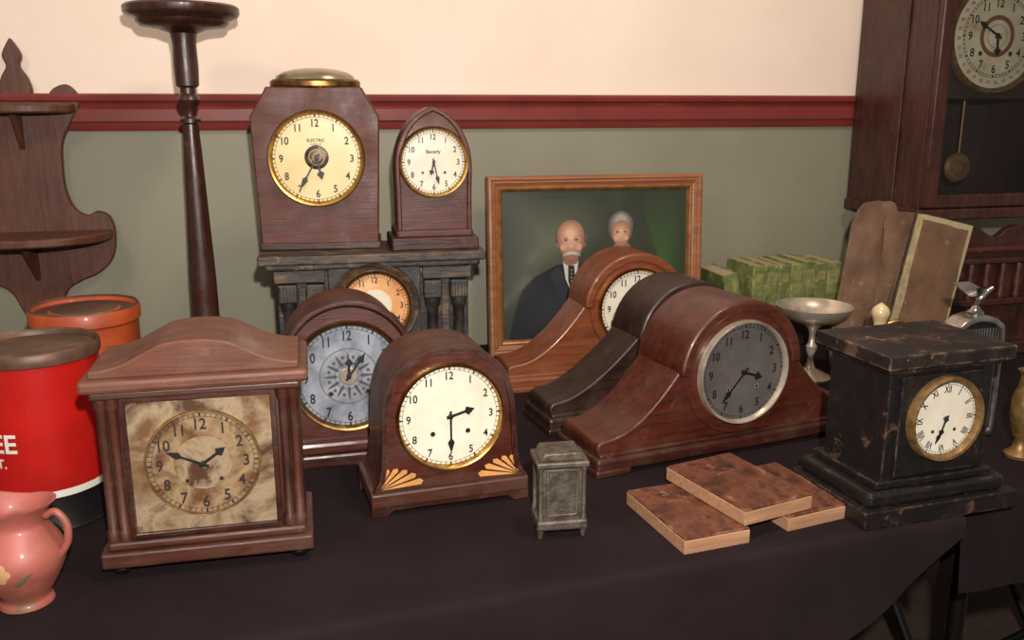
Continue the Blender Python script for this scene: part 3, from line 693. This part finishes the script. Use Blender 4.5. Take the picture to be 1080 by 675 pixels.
# ------------------------------------------------------------------ wall-hung whatnot shelf, left
e = empty('wall_whatnot_shelf', -1.005, 1.885, z=0, yaw=14)
hf = [(.012, .86), (.035, .89), (.055, .935), (.085, .955), (.120, .97), (.150, 1.0), (.160, 1.05), (.152, 1.09), (.128, 1.102), (.108, 1.094), (.085, 1.11), (.072, 1.15), (.072, 1.21), (.078, 1.25), (.102, 1.295), (.118, 1.325), (.113, 1.345), (.094, 1.362), (.068, 1.352), (.052, 1.330), (.03, 1.332), (.03, 1.352), (.024, 1.375), (.012, 1.397), (.017, 1.42), (.0, 1.452)]
prism('scrolled_back', mirror(cr(hf, 4)), -.010, .010, M_wShelf, e, .003)
def shelf(nm, r, dep, z):
    pts = [(r*math.cos(a), -.006-dep*math.sin(a)**.8 if math.sin(a) > 0 else -.006) for a in [math.pi*k/28 for k in range(29)]]
    v = [(x, y, z) for x, y in pts]+[(x, y, z+.018) for x, y in pts]; n = 29
    mesh(nm, v, [tuple(range(n)), tuple(range(2*n-1, n-1, -1))]+[(i, (i+1) % n, n+(i+1) % n, n+i) for i in range(n)], M_wShelf, e, bevel=.004)
shelf('upper_shelf', .108, .085, 1.305); shelf('lower_shelf', .156, .14, 1.045)
for z0, d_ in ((1.225, .06), (.955, .10)):
    mesh('shelf_bracket', [(-.006, -.006, z0), (.006, -.006, z0), (.006, -.006, z0+.09), (-.006, -.006, z0+.09), (.006, -d_, z0+.09), (-.006, -d_, z0+.09)], [(0,1,2,3),(0,5,4,1),(1,4,2),(0,3,5),(3,2,4,5)], M_wShelf, e, smooth=False, bevel=.002)
# ------------------------------------------------------------------ pedestal stand
e = empty('pedestal_plant_stand', -.612, 1.755)
M_st = wood('stand_wood', (36,18,12), (64,32,21), rough=.3, axis='z', wear=.2)
lathe('pedestal', [(0, 0), (.10, 0), (.10, .014), (.085, .022), (.04, .035), (.022, .05), (.02, .07), (.025, .09), (.026, .16), (.025, .24), (.021, .36), (.017, .48), (.014, .535), (.019, .538), (.019, .545), (.013, .55), (.013, .565), (.018, .572), (.021, .58), (.018, .588), (.014, .592), (.014, .602), (.021, .606), (.0225, .64), (.0215, .68), (.024, .70), (.045, .708), (.075, .712), (.082, .718), (.084, .724), (.099, .730), (.103, .736), (.103, .746), (.098, .75), (0, .75)], M_st, e, segs=56)
# ------------------------------------------------------------------ tins
e = empty('orange_tin_can', -.755, 1.552)
M_or = mat('tin_orange', (180,78,34), (142,58,28), rough=.5, scale=16, c3=(96,48,30), coat=.1, wear=.8, wearc=(120,80,60), detail=9, chips=.5)
M_lid = mat('tin_lid', (108,78,60), (70,52,42), rough=.5, metal=.4, scale=20, detail=9)
lathe('body', [(.086, .004), (.088, 0), (.0885, .004), (.087, .01), (.087, .200), (.089, .207)], M_or, e, segs=64)
lathe('lid', [(.089, .200), (.0915, .203), (.0915, .223), (.089, .227), (.085, .225), (.082, .219), (.06, .219), (.055, .222), (0, .222)], M_or, e, segs=64)
lathe('lid_rim', [(.0895, .2265), (.0875, .2295), (.085, .227)], M_lid, e, segs=64)
lathe('lid_disc', [(.082, .2195), (.058, .2195), (.054, .2225), (0, .2225)], M_lid, e, segs=64)
e = empty('red_coffee_can', -.660, 1.20)
M_red = mat('tin_red', (172,24,18), (146,20,17), rough=.3, scale=8, coat=.4, chips=.25, wearc=(90,40,30))
M_blk = mat('tin_black', (22,18,18), rough=.35, coat=.3); M_wt = mat('tin_white', (206,200,190), rough=.4)
lathe('red_band', [(.0805, .062), (.0805, .236)], M_red, e, segs=72)
lathe('white_band', [(.0806, .052), (.0806, .062)], M_wt, e, segs=72)
lathe('black_band', [(.078, .0), (.082, 0), (.0825, .004), (.0805, .007), (.0805, .052)], M_blk, e, segs=72)
lathe('rim', [(.0805, .235), (.084, .237), (.0845, .242), (.084, .251), (.082, .254), (.0795, .251), (.0785, .245), (.065, .245), (.062, .247), (0, .247)], M_lid, e, segs=72)
def wraptext(nm, s, size, z, a_end, r, m, par):
    V, F = glyph(s); w = max(v.x for v in V)*size
    vv = []
    for v in V:
        a = a_end+(v.x*size-w)/r
        vv.append((r*math.sin(a), -r*math.cos(a), z+v.y*size))
    mesh(nm, vv, F, m, par, smooth=False)
wraptext('label_text', 'COFFEE', .036, .134, R(4), .0815, M_wt, e)
wraptext('label_text_small', 'FRESH ROAST.', .018, .106, R(-8), .0815, M_wt, e)
# ------------------------------------------------------------------ pink pottery pitcher
e = empty('pink_pottery_pitcher', -.572, .958)
M_pk = mat('pink_glaze', (160,86,76), (140,76,62), rough=.55, scale=12, bump=.15, c3=(96,76,54), coat=.1, detail=9, lo=.4, hi=.56)
pr = cr([(0, 0), (.027, 0), (.029, .004), (.027, .012), (.037, .03), (.047, .053), (.046, .072), (.035, .092), (.030, .102), (.034, .113), (.041, .122)], 5)
v = []; f = []; S = 48; pf = pr+[(r-.003, z) for r, z in reversed(pr[-18:])]
n = len(pf)
for i in range(S):
    a = 2*math.pi*i/S
    for r, z in pf:
        k = max(0, (z-.095)/.027); lip = 1+.28*k*max(0, math.cos(a-math.pi))**3+.1*k*math.cos(2*a)
        v.append((r*math.cos(a)*lip, r*math.sin(a)*lip, z+.012*k*max(0, math.cos(a-math.pi))**3+.006*k*max(0, math.cos(a))))
for i in range(S):
    j = (i+1) % S
    for k in range(n-1): f.append((i*n+k, j*n+k, j*n+k+1, i*n+k+1))
mesh('body', v, f, M_pk, e, ang=60)
tube('handle', cr([(.034, 0, .110), (.046, 0, .115), (.057, 0, .100), (.056, 0, .078), (.045, 0, .06)], 6), .0045, M_pk, e)
M_gl = mat('leaf_glaze', (90,86,56), rough=.55); M_fl = mat('flower_glaze', (180,134,98), rough=.55)
def onpot(nm, pts, m):
    def rad(z):
        for q in range(len(pr)-1):
            if pr[q][1] <= z <= pr[q+1][1] and pr[q+1][1] > pr[q][1]:
                return pr[q][0]+(pr[q+1][0]-pr[q][0])*(z-pr[q][1])/(pr[q+1][1]-pr[q][1])+.0009
        return .045
    vv = []
    c = len(pts); cx = sum(p[0] for p in pts)/c; cz = sum(p[1] for p in pts)/c
    for x, z in list(pts)+[((x+cx)/2, (z+cz)/2) for x, z in pts]+[(cx, cz)]:
        a = x/.046; r = rad(z); vv.append((r*math.sin(a), -r*math.cos(a), z))
    mesh(nm, vv, [(i, (i+1) % c, c+(i+1) % c, c+i) for i in range(c)]+[(c+i, c+(i+1) % c, 2*c) for i in range(c)], m, e)
for cx, cz in ((.0, .06), (-.022, .052)):
    for k in range(5):
        a = 2*math.pi*k/5; onpot('petal', [(cx+.007*math.cos(a)+.0055*math.cos(t), cz+.007*math.sin(a)+.0055*math.sin(t)) for t in [2*math.pi*j/10 for j in range(10)]], M_fl)
onpot('leaf', [(.012, .045), (.02, .052), (.034, .058), (.024, .046), (.018, .04)], M_gl)
onpot('leaf', [(-.03, .075), (-.02, .082), (-.006, .08), (-.012, .072), (-.022, .07)], M_gl)

# ------------------------------------------------------------------ things under / behind table, right
e = empty('folding_chair', .98, 1.95, z=0, yaw=30)
for sx in (-.2, .2):
    tube('front_leg', [(sx, -.22, .012), (sx, .02, .40), (sx, .12, .66)], .011, M_steel, e)
    tube('rear_leg', [(sx*.92, .22, .012), (sx*.92, -.12, .44)], .011, M_steel, e)
tube('front_stretcher', [(-.2, -.16, .11), (.2, -.16, .11)], .008, M_steel, e)
tube('rear_stretcher', [(-.18, .17, .08), (.18, .17, .08)], .008, M_steel, e)
box('seat', 0, -.03, .44, .39, .36, .03, M_blk, e, .012)
box('back_rest', 0, .12, .60, .40, .02, .12, M_blk, e, .008)
e = empty('cardboard_box', 1.13, 1.50, z=0, yaw=25)
M_cb = mat('cardboard', (150,112,80), (136,100,70), rough=.8, scale=10)
for a in ((-.13, -.127, -.12, .12), (.127, .13, -.12, .12), (-.13, .13, -.12, -.117), (-.13, .13, .117, .12)): bx('side', a[0], a[1], a[2], a[3], 0, .2, M_cb, e, 0)
bx('bottom', -.13, .13, -.12, .12, 0, .004, M_cb, e, 0)
box('flap', -.17, 0, .225, .09, .236, .003, M_cb, e, 0, rot=Matrix.Rotation(R(35), 3, 'Y'))
box('flap.001', .17, 0, .225, .09, .236, .003, M_cb, e, 0, rot=Matrix.Rotation(R(-35), 3, 'Y'))

# ------------------------------------------------------------------ lights, world, camera
def area(name, loc, tgt, size, power, col):
    l = bpy.data.lights.new(name, 'AREA'); l.shape = 'DISK'; l.size = size; l.energy = power; l.color = col
    o = bpy.data.objects.new(name, l); o.location = loc
    o.rotation_euler = (Vector(tgt)-Vector(loc)).to_track_quat('-Z', 'Y').to_euler(); COL.objects.link(o)
area('camera_flash', (.06, -.06, 1.48), (0, 1.9, 1.15), .035, 35, (1, .95, .9))
area('ceiling_lamp', (.5, .9, 2.75), (.2, 1.5, .8), .3, 19, (1, .84, .67))
area('ceiling_lamp.001', (-1.3, -.2, 2.7), (-.3, 1.8, 1.2), .3, 12, (1, .86, .7))
w = bpy.data.worlds.new('World'); sc.world = w; w.use_nodes = True
w.node_tree.nodes['Background'].inputs[0].default_value = (1, .9, .81, 1); w.node_tree.nodes['Background'].inputs[1].default_value = .22
cam = bpy.data.cameras.new('camera'); cam.sensor_width = 36; cam.lens = 36*950/1080
co = bpy.data.objects.new('camera', cam); co.location = (0, 0, 1.32); co.rotation_euler = (R(90-13.4), 0, 0); COL.objects.link(co)
cam.clip_start = .02
sc.camera = co
bpy.context.view_layer.update()
RM = Matrix.Rotation(R(-14), 4, 'Z')
for o in [o for o in sc.objects if o.parent is None]:
    o.matrix_world = RM @ o.matrix_world
bpy.context.view_layer.update()
